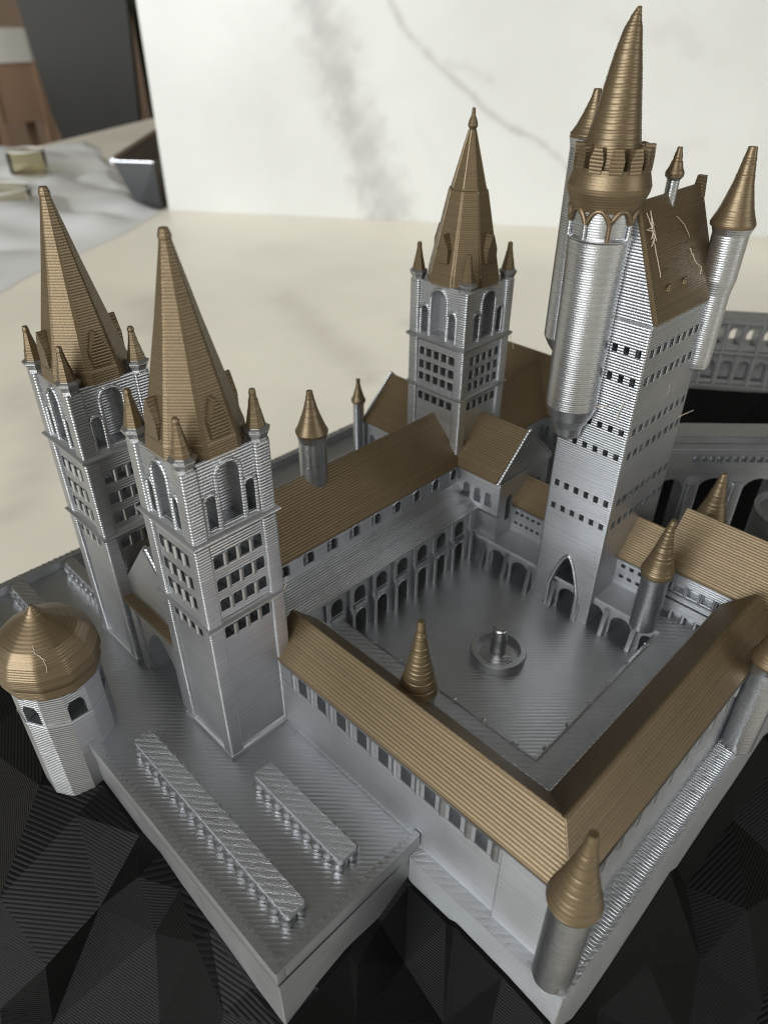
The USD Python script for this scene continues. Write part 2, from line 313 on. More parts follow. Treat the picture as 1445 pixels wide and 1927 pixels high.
# black wedge-shaped stand beside the slab edge
stand = xform('black_stand', 'black wedge shaped stand with a steel rim for the glint on its top edge beside the marble slab', 'stand')
dd = np.array([-0.73, 0.68, 0])
fr_ = [np.array(p, float) for p in ((-535, 280, ZT+0.1), (-520, 292.5, ZT+0.1), (-549, 271.5, ZT+36.5), (-521, 292, ZT+36.5))]
part(stand, 'body', trimesh.convex.convex_hull(np.array(fr_[:2]+[p+dd*60 for p in fr_[:2]]+fr_[2:]+[p+dd*165 for p in fr_[2:]])), GLOSS)
part(stand, 'rim', [tube([fr_[2]+dd*t for t in np.linspace(0, 165, 12)], 2.6, 8), tube([fr_[2]*(1-t)+fr_[3]*t for t in np.linspace(0, 1, 6)], 1.0, 8)], CHROME, smooth=60)  # steel rim stands in for window light glinting on the black edge
# two dark chairs standing behind the table
FZ = ZT-1070
def chair(name, label, x, y, rot, w, top, col=CHAIR):
    o = xform(name, label, 'chair')
    c, s = math.cos(rot), math.sin(rot)
    def put(t): t = tm(t).copy(); v = t.vertices.copy(); t.vertices = np.c_[x+c*v[:, 0]-s*v[:, 1], y+s*v[:, 0]+c*v[:, 1], v[:, 2]]; return t
    sh = Polygon([(-w*0.22, FZ+400), (w*0.34, FZ+400), (w*0.44, FZ+800), (w*0.5, top-120), (w*0.42, top-20), (0, top+10), (-w*0.42, top-20), (-w*0.5, top-120), (-w*0.42, FZ+800)]).buffer(-30).buffer(30)
    part(o, 'backrest', put(ext_axis(sh, 0, 45, 'y')), col)
    part(o, 'seat', put(rbox(-w*0.48, w*0.48, -620, 10, FZ+560, FZ+660, 60)), col, smooth=40)
    for sx in (-1, 1):
        for yy in (-560, -10): part(o, 'leg', put(bx(sx*w*0.4-25, sx*w*0.4+25, yy-25, yy+25, FZ, FZ+560)), WOOD)
    part(o, 'back_rail', put(bx(-w*0.3, w*0.3, 50, 62, top-70, top-50)), CHROME)
    return o
chair('dining_chair', 'large black dining chair with tall back beyond the table edge', -3540, 1708, math.radians(44), 470, ZT+260)
chair('dining_chair', 'black dining chair farther left, cut by the photo edge', -3260, 1010, math.radians(40), 330, ZT-20)
chair('dining_chair', 'narrow dark olive chair back next to the marble slab edge', -3560, 2080, math.radians(44), 170, ZT+300, plain('olive_leather', (0.05, 0.05, 0.035), 0.5))
st_ = xform('wooden_stool', 'tan wooden stool with cream cushion seen between the black chairs', 'stool')
part(st_, 'seat', rbox(-4480, -4180, 1480, 1790, -160, -20, 50), EGGSHELL, smooth=40)
for sx, sy in ((-4460, 1500), (-4220, 1500), (-4460, 1750), (-4220, 1750)): part(st_, 'leg', bx(sx, sx+40, sy, sy+40, FZ, -160), WOOD)
part(st_, 'apron', bx(-4470, -4190, 1490, 1780, -420, -160), WOOD)
fl = bx(-9000, 2500, -2500, 7000, FZ-20, FZ); tag(part('/World', 'floor', fl, plain('greige_floor', (0.20, 0.185, 0.16), 0.5)), kind='structure')
bw = bx(-20, 20, -5200, 5200, FZ, FZ+3400); bw.apply_transform(trimesh.transformations.rotation_matrix(math.radians(-40), [0, 0, 1])); bw.apply_translation([-5600, 3200, 0])
tag(part('/World', 'room_wall', bw, plain('tan_wall_panel', (0.26, 0.17, 0.11), 0.6)), 'tan panelled wall far behind the chairs', 'wall', kind='structure')
wl = window('window_light_002', (0.35, -1.0, 0.40), 1.6, 1.2, 1.2, (0.96, 0.98, 1.0), 4.5, aim=(-3900, 1500, -150))  # added lamp out of view, brightens the chairs and the tan wall

# ================================================================== ROCK BASE
rk = [(-23.6, -20.7, -9), (-16.3, -32.1, -17), (-15.5, -18.9, -10), (-4.7, -22.4, -17), (5.3, -18.9, -15), (-5.5, -31.5, -22), (-9.4, -38.7, -30), 
      (11.3, -23.6, -24), (-3.2, -34.1, -32), (-46, -24, -16), (-61.5, -13.5, -11), (-40, -33, -26), (-30, -44, -40), (-72, -20, -30), (12, -16.2, -11.5), (0.5, -17.5, -8.5), (20, -17.8, -15), (22, -24, -25), (34, -18, -27),
      (29.5, -3.2, -10.5), (35.0, 7.4, -7.2), (39.6, 2.6, -20), (32, -6, -18), (48, -2, -27), (40, -12, -32), (32, 3, -16), (52.5, 6.5, -19),
      (53, 20, -24), (55, 31, -25), (53.5, 46, -25), (60, 41, -32), (64, 30, -36), (58, 14, -34), (62, 52, -29), (54, 62, -24), (70, 46, -40), (66, 66, -33), (55, 78, -22), (72, 20, -46), (75, 90, -40), (56, 100, -22), (6, 92, -13), (25, 90, -12), (40, 92, -14), (20, 125, -16), (-2, 118, -14), (45, 130, -16), (2, 148, -14), (18, 152, -13), (32, 158, -12), (-9, 161, 2.6), (8, 174, 2.6), (26, 187, 2.6), (45, 200, 2.6), (60, 150, -14)]
rk += [(-15.4, -14.1, -7.4), (-5, -14.1, -8.6), (5.4, -14.1, -9.6), (12.2, -14.1, -10.8), (21.2, -14.1, -12.6), (27.0, -14.3, -13.2), (28.1, -13.2, -12.6), (28.1, -8.5, -10.6), (28.1, -3.5, -9.2), (28.1, 2.3, -9.9), (28.2, 7.5, -7.2), (36.2, 7.5, -6.4), (44, 7.5, -7.2), (51.2, 7.5, -8.6)]
low = [(-95, -40), (-60, -62), (-20, -66), (20, -52), (60, -36), (90, 0), (100, 60), (110, 140), (80, 225), (20, 225), (-30, 190), (-80, 170), (-72, 120), (-70, 60), (-72, 10)]
inner = [(-62, -9), (-58, 0), (-58, 60), (-55, 120), (20, -8), (0, -8), (-20, -8), (-40, -8), (22, 5), (34, 15), (46, 15), (46, 40), (46, 70), (-20, 130)]
pv = np.array([*rk, *[(x, y, ZT+0.2) for x, y in low], *[(x, y, -6.0) for x, y in inner]])
from scipy.spatial import Delaunay
tri = Delaunay(pv[:, :2]).simplices
a_, b_, c_ = (pv[tri[:, k], :2] for k in range(3))
cr_ = (b_[:, 0]-a_[:, 0])*(c_[:, 1]-a_[:, 1])-(b_[:, 1]-a_[:, 1])*(c_[:, 0]-a_[:, 0])
tri = np.where((cr_ < 0)[:, None], tri[:, ::-1], tri)
rb = part('/World', 'rock_base', (pv, tri), BLACK)
tag(rb, 'faceted black printed rock base under the silver castle', 'rock base')

# ================================================================== CASTLE
castle = xform('castle_model', 'silver and bronze 3D printed castle with towers and a square courtyard', 'castle model')
CP = str(castle.GetPath())
def cp(name, mesh, m, smooth=False, label=None, parent=None): return part(parent or CP, name, mesh, m, smooth, label)

# ---- terrace
X0, X1, Y0 = -61.0, 27.5, -13.56
ter = cp('terrace', [ext(Polygon([(X0, Y0), (X1, Y0), (X1, 10.2), (46, 10.2), (46, 80), (-1, 80), (-1, 128), (X0, 128)]).buffer(-0.25).buffer(0.25, quad_segs=3), -16, 0)], SILVER, smooth=40, label='wide silver terrace deck with low parapets')
def parapet(x0, x1, y0, y1, teeth_axis):
    cp('parapet', rbox(x0, x1, y0, y1, -0.8, 1.74, 0.2), SILVER, smooth=40, parent=ter)
    n = int(max(x1-x0, y1-y0)/1.15); ms_ = []
    for k in range(n):
        t = (k+0.5)/n; j = 0.06*rng.normal(size=2)
        if teeth_axis == 'x': ms_.append(bx(x0+(x1-x0)*t-0.22, x0+(x1-x0)*t+0.22, y1-0.55+j[0], y1-0.1, 1.7, 1.86+j[1]))
        else: ms_.append(bx(x0+0.1, x0+0.55+j[0], y0+(y1-y0)*t-0.22, y0+(y1-y0)*t+0.22, 1.7, 1.86+j[1]))
    q = cp('print_scars', ms_, SILVER_R, parent=ter); tag(q, kind='stuff')
parapet(-17.5, X1+0.25, Y0-0.25, Y0+1.0, 'x'); parapet(X0, -27.3, Y0-0.25, Y0+1.0, 'x')
parapet(X1-1.0, X1+0.24, Y0+1.0, 10.0, 'y'); parapet(X0-0.2, X0+1.3, Y0+1.0, 127, 'y')
cp('wall_band', [rbox(X0, X1+0.07, Y0-0.07, Y0+0.5, -1.9, -1.2, 0.05), rbox(X1-0.5, X1+0.065, Y0, 8.0, -1.9, -1.2, 0.05)], SILVER_R, parent=ter)

# ---- plinth ledge round the courtyard ranges
pl = cp('plinth', ext(Polygon([(X1+0.02, 8.1), (51.45, 8.1), (51.45, 82), (40, 82), (40, 12), (X1+0.02, 12)]).buffer(-0.25).buffer(0.25, quad_segs=3), -30, -1.4), SILVER_ROUGH, smooth=40, label='silver plinth ledge below the courtyard ranges')
ms_ = []
for k in range(92):       # loops of the top infill that stand proud on the ledge
    y = 13.0+k*0.5; ms_.append(tube([(48.5, y, -1.42), (49.6, y+0.03*rng.normal(), -1.34), (50.75, y+0.05, -1.36), (50.98, y+0.22, -1.42)], 0.06, 6))
tag(cp('infill_loops', ms_, SILVER_R, smooth=60, parent=pl), kind='stuff')

# ---- balustrades on the terrace
def balustrade(x0, x1, y0, y1, n, label):
    o = cp('balustrade', rbox(x0, x1, y0+0.2, y1-0.2, 1.85, 2.65, 0.45), SILVER_ROUGH, smooth=40, label=label)
    for s, yy in ((-1, y0+0.62), (1, y1-0.62)):
        for k in range(n):
            x = x0+0.8+(x1-x0-1.6)*k/(n-1)
            cp('baluster', lathe([(0.75, 0), (0.92, 0.4), (1.05, 0.95), (1.05, 1.5), (0.9, 2.0)], 16, x, yy, lay=False), SILVER_R, smooth=40, parent=o)
    cp('core', bx(x0+0.9, x1-0.9, y0+1.2, y1-1.2, 0, 1.75), SILVER, parent=o)
balustrade(-11.3, 24.2, -9.35, -6.2, 16, 'long silver balustrade near the terrace edge')
balustrade(5.6, 23.6, -0.4, 2.9, 9, 'short silver balustrade beside the bell tower')
balustrade(-58.3, -41.0, -7.9, -5.0, 9, 'silver balustrade behind the domed tower')
balustrade(-58.0, -41.5, 2.3, 4.6, 9, 'silver balustrade behind the far bell tower')

# ---- square towers
def sq(prof, cx, cy, lay=True):
    return rings([(p[0]*math.sqrt(2),)+tuple(p[1:]) for p in (layered(prof) if lay else prof)], 4, cx, cy, PI/4)
def bell_tower(name, label, x0, x1, y0, y1, zb, rows, zs, zcn, zt, ztip, nwin, ww, wh, faces=('y0', 'x1'), finial=False, gz=None):
    cx, cy, h = (x0+x1)/2, (y0+y1)/2, (x1-x0)/2
    f = h-0.5
    body = [ext(rrect(cx-f, cx+f, cy-f, cy+f, 0.2), zb, zt-0.5)]
    bw_ = 2.15
    for sx in (-1, 1):
        for sy in (-1, 1):
            ax, ay = cx+sx*(h-bw_/2), cy+sy*(h-bw_/2)
            body.append(ext(rrect(ax-bw_/2, ax+bw_/2, ay-bw_/2, ay+bw_/2, 0.35), zb, zt-0.6))
    solid = union(body)
    span = 2*(h-bw_)
    xs = [(-span/2+span*(k+0.5)/nwin) for k in range(nwin)]
    cuts = []
    zlow = min(rows)-0.4
    cuts.append(bx(cx-h+2.0, cx+h-2.0, cy-h+2.0, cy+h-2.0, zlow, zcn-0.6))
    for z in rows:
        for u in xs:
            pg = lambda c: arch(c+u, ww, z, z+wh-0.25*ww, n=4) if True else None
            flat = lambda c: Polygon([(c+u-ww/2, z), (c+u+ww/2, z), (c+u+ww/2, z+wh-0.25), (c+u+ww/2-0.3, z+wh), (c+u-ww/2+0.3, z+wh), (c+u-ww/2, z+wh-0.25)])
            cuts.append(ext_axis(flat(cx), y0-1, y1+1, 'y')); cuts.append(ext_axis(flat(cy), x0-1, x1+1, 'x'))
    za = zcn+0.9; H = zt-1.6-za
    arches = [(0, 0.36*span+0.35, H-0.18*span), (-0.355*span, 0.19*span, 0.50*H), (0.355*span, 0.19*span, 0.50*H)]
    dp = 2.9
    for u, w, hh in arches:
        for ax, c, lo, hi in (('y', cx, y0-1, y0+dp), ('y', cx, y1-dp, y1+1), ('x', cy, x0-1, x0+dp), ('x', cy, x1-dp, x1+1)):
            cuts.append(ext_axis(arch(c+u, w, za, za+hh), lo, hi, ax))
    big = union([cuts[0]]+cuts[1:])
    body = solid-big
    o = cp(name, body, SILVER, smooth=40, label=label)
    # sloping sills, string courses, top band
    cp('cornice', sq([(h-0.6, zcn-0.55), (h+0.12, zcn-0.45), (h+0.38, zcn-0.12), (h+0.38, zcn+0.12), (f-0.3, zcn+0.95)], cx, cy, False), SILVER, parent=o)
    cp('string_course', sq([(f-0.2, zs-0.45), (h+0.10, zs-0.30), (h+0.34, zs-0.05), (h+0.34, zs+0.12), (f-0.2, zs+0.75)], cx, cy, False), SILVER, parent=o)
    cp('plinth_course', sq([(h+0.12, zb), (h+0.10, zb+0.8), (f-0.1, zb+1.4)], cx, cy, False), SILVER, parent=o)
    # window posts and arch mouldings on the faces that can be seen
    edges = [-span/2+span*k/nwin for k in range(1, nwin)]
    for fc in faces:
        def pt(u, z, out=0.0):
            return {'y0': (cx+u, cy-f-out, z), 'x1': (cx+f+out, cy+u, z), 'x0': (cx-f-out, cy+u, z), 'y1': (cx+u, cy+f+out, z)}[fc]
        for z in rows:
            for u in edges:
                q = pt(u, z, -0.1)
                cp('window_post', lathe([(0.40*span/nwin/1.9, z-0.05), (0.40*span/nwin/1.9, z+wh)], 10, q[0], q[1]), SILVER_R, smooth=50, parent=o)
        for u, w, hh in arches:
            ln = [pt(u+a, z, 0.02) for a, z in arch_line(0, w+0.3, za-0.5, za+hh)]
            cp('arch_moulding', tube(ln, 0.30, 8), SILVER, smooth=60, parent=o)
    # spire
    ap = f*0.985; c8 = math.cos(PI/8)
    prof = [(ap/c8*1.0, zt-0.9), (ap*0.965/c8, zt+1.2), (ap*0.955/c8, zt+1.25)]
    if finial: prof += [(ap*0.50/c8, zt+14.2), (ap*0.46/c8, zt+14.3), (0.55, ztip-3.0), (0.85, ztip-2.5), (0.7, ztip-1.8), (0.35, ztip-1.0), (0.28, ztip)]
    else: prof += [(ap*0.43/c8, zt+13.6), (0.66, ztip-1.2), (0.72, ztip-0.7), (0.5, ztip)]
    bev = math.radians(3.2); eight = np.array([k*PI/4+q*bev for k in range(8) for q in (-1, 1)])
    cp('spire', lathe(prof, eight, cx, cy, PI/8, d=0.03), BRONZE, parent=o)
    for k in range(8 if finial else 0):
        a = PI/8+k*PI/4; ca, sa = math.cos(a), math.sin(a)
        cp('spire_rib', tube([(cx+ca*np.interp(z, [p[1] for p in prof], [p[0] for p in prof]), cy+sa*np.interp(z, [p[1] for p in prof], [p[0] for p in prof]), z) for z in np.arange(zt-0.5, ztip-3, L/2)], [0.13 for k2 in range(len(np.arange(zt-0.5, ztip-3, L/2)))], 6), BRONZE, parent=o)
    for fc, (dx, dy) in (('y0', (0, -1)), ('x1', (1, 0)), ('x0', (-1, 0)), ('y1', (0, 1))):
        g0 = zt+(gz or 2.6)
        hx = 1.2
        pg = Polygon([(-hx, g0-1.0), (hx, g0-1.0)]+steps((hx, g0+1.2), (0.12, g0+3.6))+steps((-0.12, g0+3.6), (-hx, g0+1.2)))
        d0, d1 = ap*0.66, ap*1.0
        if dy: m_ = ext_axis(affinity.translate(pg, cx, 0), *( (cy-d1, cy-d0) if dy < 0 else (cy+d0, cy+d1)), 'y')
        else: m_ = ext_axis(affinity.translate(pg, cy, 0), *( (cx-d1, cx-d0) if dx < 0 else (cx+d0, cx+d1)), 'x')
        cp('gablet', m_, BRONZE_W, parent=o)
    for sx in (-1, 1):
        for sy in (-1, 1):
            ax, ay = cx+sx*(h-1.05), cy+sy*(h-1.05)
            cp('pinnacle_capital', lathe([(1.02*1.2, zt-0.9), (1.02*1.2, zt-0.2), (1.62, zt+0.55), (1.66, zt+0.8), (1.2, zt+1.1)], 8, ax, ay, PI/8), SILVER_R, parent=o)
            cp('pinnacle_cone', lathe([(1.22, zt+0.9), (1.1, zt+1.6), (0.62, zt+3.8), (0.42, zt+4.9), (0.46, zt+5.2), (0.34, zt+5.6)], 8, ax+0.05*rng.normal(), ay, PI/8, d=0.02, jit=0.015), BRONZE, parent=o)
    cp('spire_floor', bx(cx-f+0.2, cx+f-0.2, cy-f+0.2, cy+f-0.2, zt-0.8, zt-0.45), SILVER, parent=o)
    return o
ROWS = [34.3, 30.7, 27.4, 22.7]
bell_tower('bell_tower', 'nearer of the twin silver bell towers with bronze spire', -12, 0, 0, 12, 0, ROWS, 25.65, 39.0, 49.6, 72.5, 4, 1.4, 1.9)
bell_tower('bell_tower', 'farther of the twin silver bell towers, at the left', -38.9, -26.9, 0, 12, 0, ROWS, 25.65, 39.0, 49.6, 72.5, 4, 1.4, 1.9)
bell_tower('crossing_tower', 'square silver crossing tower with tall ribbed bronze spire', -25.9, -12.7, 63.4, 76.6, 10, [37.2, 34.6, 32.2, 28.2], 31.2, 40.8, 51.4, 77.3, 5, 1.25, 1.55, finial=True, gz=4.2)

# ---- gateway between the twin towers
gw = cp('gateway', cut(rbox(-26.8, -12.1, 1.2, 10, 0, 13.6, 0.3), [ext_axis(arch(-19.4, 8.6, -0.5, 5.6, pointed=5.2), 0, 4.4, 'y'), ext_axis(arch(-19.4, 4.4, -0.5, 4.2, pointed=4.0), 0, 9.5, 'y')]), SILVER, smooth=40, label='arched gateway between the twin bell towers')
cp('porch_roof', [rbox(-27.5, -11.9, 0.45, 2.6, 13.6, 14.4, 0.3)], BRONZE_W, smooth=40, parent=gw)
g = Polygon([(-27.0, 13.5), (-11.8, 13.5)]+steps((-11.8, 18.0), (-19.1, 26.9))+steps((-19.7, 26.9), (-27, 18.0)))
cp('front_gable', ext_axis(g, 2.0, 3.4, 'y'), SILVER, parent=gw)
for sx in (-1, 1): cp('gable_coping', tube([(-19.4+sx*(0.2+7.3*t), 2.6, 27.1-9.0*t) for t in np.linspace(0, 1, 32)], 0.36, 8), SILVER, parent=gw)
for x in (-25.3, -13.5): cp('door_pier', rbox(x-0.8, x+0.8, 0.6, 2.0, 0, 13.2, 0.3), SILVER, smooth=40, parent=gw)

# ---- nave
nave_y0, nave_y1 = 4.5, 64
cuts = []
for k in range(9):
    y = 20.6+5.16*k
    cuts.append(ext_axis(arch(y, 1.7, 15.4, 16.9, n=5), -14.2, -11, 'x'))
nv = cp('nave', cut(bx(-26.9, -11.98, nave_y0, nave_y1, 0, 18.5), cuts), SILVER, smooth=40, label='long nave with bronze roof behind the near bell tower')
cp('nave_roof', gable_roof(3.4, 66, -27.3, -11.5, 18.5, 26.35, 'y'), BRONZE, parent=nv)
cp('eaves_moulding', tube([(-11.75, y, 18.25) for y in np.arange(12, 63.2, 1.0)], 0.26, 6), SILVER, smooth=60, parent=nv)
for k in range(9):
    y = 20.6+5.16*k
    cp('window_frame', tube([(-11.9, a, z) for a, z in arch_line(y, 1.9, 15.4, 16.9, 6)], 0.2, 6), SILVER_R, smooth=60, parent=nv)
    cp('window_bar', lathe([(0.3, 15.3), (0.33, 16.1), (0.2, 16.5)], 8, -12.9, y+0.2), SILVER_R, smooth=60, parent=nv)
# aisle along the courtyard
ac = []
by = [24.3+5.25*k for k in range(8)]
for k in range(7):
    yc = (by[k]+by[k+1])/2
    ac.append(ext_axis(arch(yc-0.1, 2.6, 6.6, 8.6, n=6), -9.6, -5, 'x')); ac.append(ext_axis(arch(yc-0.1, 2.9, -0.2, 3.4, n=6), -9.6, -5, 'x'))
ai = cp('aisle', cut(bx(-11.9, -6.75, 12.2, 63.2, 0, 10.9), ac), SILVER, smooth=40, label='lean-to aisle with two rows of arches facing the courtyard')
pg = Polygon([(-11.95, 10.85), (-6.3, 10.85)]+steps((-6.3, 11.2), (-11.95, 14.2), d=0.08, step=0.2))
cp('aisle_roof', ext_axis(pg.buffer(0), 12.2, 63.2, 'y'), SILVER_R, parent=ai)
for y in by:
    m_ = [rbox(-6.9, -5.55, y-0.42, y+0.42, 0, 5.6, 0.2), rbox(-6.9, -6.15, y-0.36, y+0.36, 5.4, 11.0, 0.2)]
    v = rbox(-6.9, -5.55, y-0.42, y+0.42, 5.6, 7.0, 0.2); vv = v.vertices.copy(); up_ = vv[:, 2] > 6.5; vv[up_, 0] = np.minimum(vv[up_, 0], -6.2); v.vertices = vv
    cp('buttress', m_+[v], SILVER_R, smooth=40, parent=ai)
for k in range(7):
    yc = (by[k]+by[k+1])/2-0.1
    cp('arch_moulding', tube([(-6.7, a, z) for a, z in arch_line(yc, 2.9, 0, 3.4, 6)], 0.2, 6), SILVER_R, smooth=60, parent=ai)
    cp('sill', rbox(-6.95, -6.35, yc-1.6, yc+1.6, 5.5, 6.5, 0.2), SILVER_R, smooth=40, parent=ai)

# ---- transepts and choir
def transept(xa, xb, label, gable_x):
    y0, y1 = 63.1, 78.9
    wc = [ext_axis(arch(c, 1.7, 12.2, 14.6, n=5), 62, 65, 'y') for c in (np.linspace(min(xa, xb)+2.6, max(xa, xb)-2.4, 3))]
    sgn = 1 if xb > xa else -1
    wc += [ext_axis(arch(c, 1.9, 9.0, 13.6, n=5), xb-1.8*sgn if sgn > 0 else xb-1, xb+1 if sgn > 0 else xb+1.8, 'x') for c in (66.6, 71, 75.4)]
    o = cp('transept', cut(bx(min(xa, xb), max(xa, xb), y0, y1, 0, 18.4), wc), SILVER, smooth=40, label=label)
    ex = xb-sgn*0.7
    cp('transept_roof', gable_roof(min(xa, ex)-(0 if sgn < 0 else 4), max(xa, ex)+(4 if sgn < 0 else 0), y0-0.5, y1+0.5, 18.5, 26.35, 'x'), BRONZE, parent=o)
    g = Polygon([(y0-0.3, 18.2), (y1+0.3, 18.2), (71, 26.1)])
    cp('gable_wall', ext_axis(g, min(ex, xb-sgn*0.15), max(ex, xb-sgn*0.15), 'x'), SILVER, parent=o)
    for s_ in (-1, 1): cp('gable_coping', tube([(xb-sgn*0.3, 71+s_*(8.4*t), 26.5-8.3*t) for t in np.linspace(0, 1, 16)], 0.36, 6), SILVER, smooth=60, parent=o)
    cp('gable_base', rbox(xb-0.6, xb+0.25, y0-0.4, y1+0.4, 17.9, 18.45, 0.15), SILVER, smooth=40, parent=o)
    cp('wall_band', rbox(min(xa, xb), max(xa, xb)+0.15, y0-0.2, y0+0.3, 10.8, 11.2, 0.1), SILVER_R, parent=o)
    return o
transept(-12.0, -1.75, 'near transept with bronze roof and gable towards the courtyard', 1)
transept(-26.9, -38.0, 'far transept with bronze roof left of the crossing tower', -1)
ch = cp('choir', bx(-26.9, -11.98, 79, 112, 0, 18.4), SILVER, label='choir with bronze roofs behind the crossing tower')
cp('choir_roof', gable_roof(76, 113, -27.3, -11.5, 18.5, 26.35, 'y'), BRONZE, parent=ch)
cp('far_wall', cut(bx(-38, -2, 92.5, 107, 0, 18.4), [ext_axis(arch(c, 1.5, 12, 15, n=5), 92, 94.5, 'y') for c in np.arange(-11, -3, 2.4)]), SILVER, smooth=40, parent=ch)
cp('far_roof', gable_roof(-38, -1.6, 92, 107.5, 18.5, 28.0, 'x'), BRONZE, parent=ch)

# ---- round turrets with cones
def turret(label, x, y, r, zb, zt, ztip, bulge=0.35, name='round_turret', n=30, tipdx=(0, 0), cone_r=None, foot=None):
    pr_ = [(r, zb), (r, zt-1.2), (r*1.06, zt-0.5), (r*1.12, zt)]
    if foot: pr_ = [(foot, zb), (r*0.7, zb+1.2), (r, zb+2.6), (r, zt-1.2), (r*1.05, zt-0.5), (r*1.1, zt)]
    o = cp(name, lathe(pr_, n, x, y, d=0.022), SILVER_R, smooth=40, label=label)
    cr2 = cone_r or r*1.28; h = ztip-zt
    cp('cone_roof', lathe([(cr2*0.97, zt-0.05), (cr2*1.02, zt+0.35), (cr2*0.80, zt+h*0.22), (cr2*0.46, zt+h*0.56), (cr2*0.27, zt+h*0.82, tipdx[0]*0.3, tipdx[1]*0.3), (0.48, ztip, *tipdx)], n, x, y, d=0.02, jit=0.015), BRONZE, smooth=40, parent=o)
    return o
turret('round turret riding on the nave roof', -19.4, 33.9, 2.3, 21.5, 33.6, 41.0, cone_r=2.65)
turret('slim round turret at the far transept corner', -38, 61.7, 1.15, 0, 23.0, 27.9, cone_r=1.5, n=18)
turret('small turret standing on the inner roof slope of the front range', 18.6, 18.9, 2.35, 8, 15.2, 27.5, cone_r=2.65, tipdx=(-0.1, 0.1))
turret('short turret on the cloister roof right of the keep', 30.2, 61.8, 2.15, 5.8, 17.0, 27.3, cone_r=2.6, tipdx=(0.3, 0.2))
turret('near corner turret where the front and right ranges meet', 48.9, 9.6, 2.35, -1.4, 15.2, 27.2, cone_r=2.9)
turret('outer turret at the far end of the right range', 50.4, 56.5, 2.3, -1.4, 16.2, 27.0, cone_r=2.8)

# ---- front range (gallery)
GY0, GYR, GY1, RX0, RXR, RX1, ZE, ZR = 10.16, 14.65, 19.25, 39.56, 43.9, 48.19, 13.75, 18.5
wc = []
wx = [4.6+4.02*k for k in range(9)]
for x in wx: wc.append(ext_axis(Polygon([(x-0.9, 9.5), (x+0.9, 9.5), (x+0.9, 12.3), (x+0.55, 12.75), (x-0.9, 12.75)]), 9, 12.6, 'y'))
fr = cp('front_range', cut(bx(-0.3, RX1, GY0, GY1-0.3, -1.6, ZE-0.2), wc), SILVER, smooth=40, label='front range with a row of square windows and ridged bronze roof')
mid = Polygon([(GY0-0.35, ZE-0.3), (GY1, ZE-0.3)]+steps((GY1, ZE), (GYR+0.14, ZR))+steps((GYR-0.14, ZR), (GY0-0.35, ZE)))
sl2 = (ZR-ZE)/(RX1+0.3-RXR)
mitre = trimesh.convex.convex_hull(np.array([[xx, yy, zz] for yy in (GY0-5, 30) for xx, zz in ((RXR, ZR+0.02), (RX1+6, ZR+0.02-sl2*(RX1+6-RXR)), (RX1+6, 40), (RXR, 40))]))
cp('front_range_roof', cut(ext_axis(mid.buffer(0), -2.5, RX1+0.3, 'x'), [mitre]), BRONZE, parent=fr)
cp('eaves_moulding', [rbox(0, RX1+0.1, GY0-0.3, GY0+0.3, ZE-0.85, ZE-0.31, 0.12), rbox(-3, RX0+0.1, GY1-0.35, GY1+0.12, ZE-0.7, ZE+0.05, 0.12)], SILVER_R, smooth=40, parent=fr)
for x in [wx[0]-2.0]+[w+2.01 for w in wx]:
    cp('window_pier', lathe([(0.66, 9.4), (0.66, 12.8)], 12, x, GY0+0.35), SILVER_R, smooth=50, parent=fr)
cp('sill', rbox(0, RX1, GY0-0.07, GY0+0.4, 9.1, 9.45, 0.1), SILVER, parent=fr)
cp('corner_bay', rbox(39.75, 48.35, GY0-0.42, GY0+1, -1.5, ZE-0.4, 0.25), SILVER, smooth=40, parent=fr)
cp('base_fillet', [bx(0, 27, GY0-0.35, GY0+0.1, -0.1, 0.35)], SILVER, parent=fr)

# ---- right range
sr = cp('right_range', bx(RX0+0.3, RX1, GY1-0.3, 64, -1.6, ZE-0.2), SILVER, label='right range with smooth bronze roof along the courtyard')
# mitred end: the roof of the right range runs through to the front slope as a hip
poly = Polygon([(RX0, ZE-0.3), (RX1+0.3, ZE-0.3)]+steps((RX1+0.3, ZE), (RXR+0.2, ZR), 0.02)+steps((RXR-0.2, ZR), (RX0, ZE), 0.012))
rr_ = ext_axis(poly.buffer(0), GY0-0.3, 66, 'y')
# shave the front end to the hip plane
hip = trimesh.creation.box([40, 20, 20]); hip.apply_translation([0, -10, 10])
sl = math.atan2(ZR-ZE, GYR-GY0+0.35)
hip = trimesh.Trimesh(np.array([[30, GY0-5, ZE-0.25-5*math.tan(sl)], [60, GY0-5, ZE-0.25-5*math.tan(sl)], [60, GYR, ZR+0.05], [30, GYR, ZR+0.05], [30, GY0-5, 40], [60, GY0-5, 40], [60, GYR, 40], [30, GYR, 40]]), trimesh.creation.box([1, 1, 1]).faces).convex_hull
cp('right_range_roof', cut(rr_, [hip]), BRONZE, parent=sr)
cp('ridge_cap', tube([(RXR, y, ZR+0.02) for y in np.arange(GYR, 63, 1.0)], 0.28, 8), BRONZE_W, smooth=60, parent=sr)
cp('ridge_cap', tube([(x, GYR, ZR+0.0) for x in np.arange(0.5, RXR-0.2, 1.0)], 0.2, 8), BRONZE_W, smooth=60, parent=fr)
cp('eaves_moulding', [rbox(RX0-0.12, RX0+0.35, GY1, 64, ZE-0.7, ZE+0.05, 0.12), rbox(RX1-0.1, RX1+0.45, GY0+1, 64, ZE-0.75, ZE-0.31, 0.12)], SILVER_R, smooth=40, parent=sr)
for k in range(11):
    y = 17+4.0*k
    cp('window_hood', rbox(RX1-0.2, RX1+0.42, y-0.5, y+0.5, 10.6, 12.6, 0.2), SILVER_R, smooth=40, parent=sr)

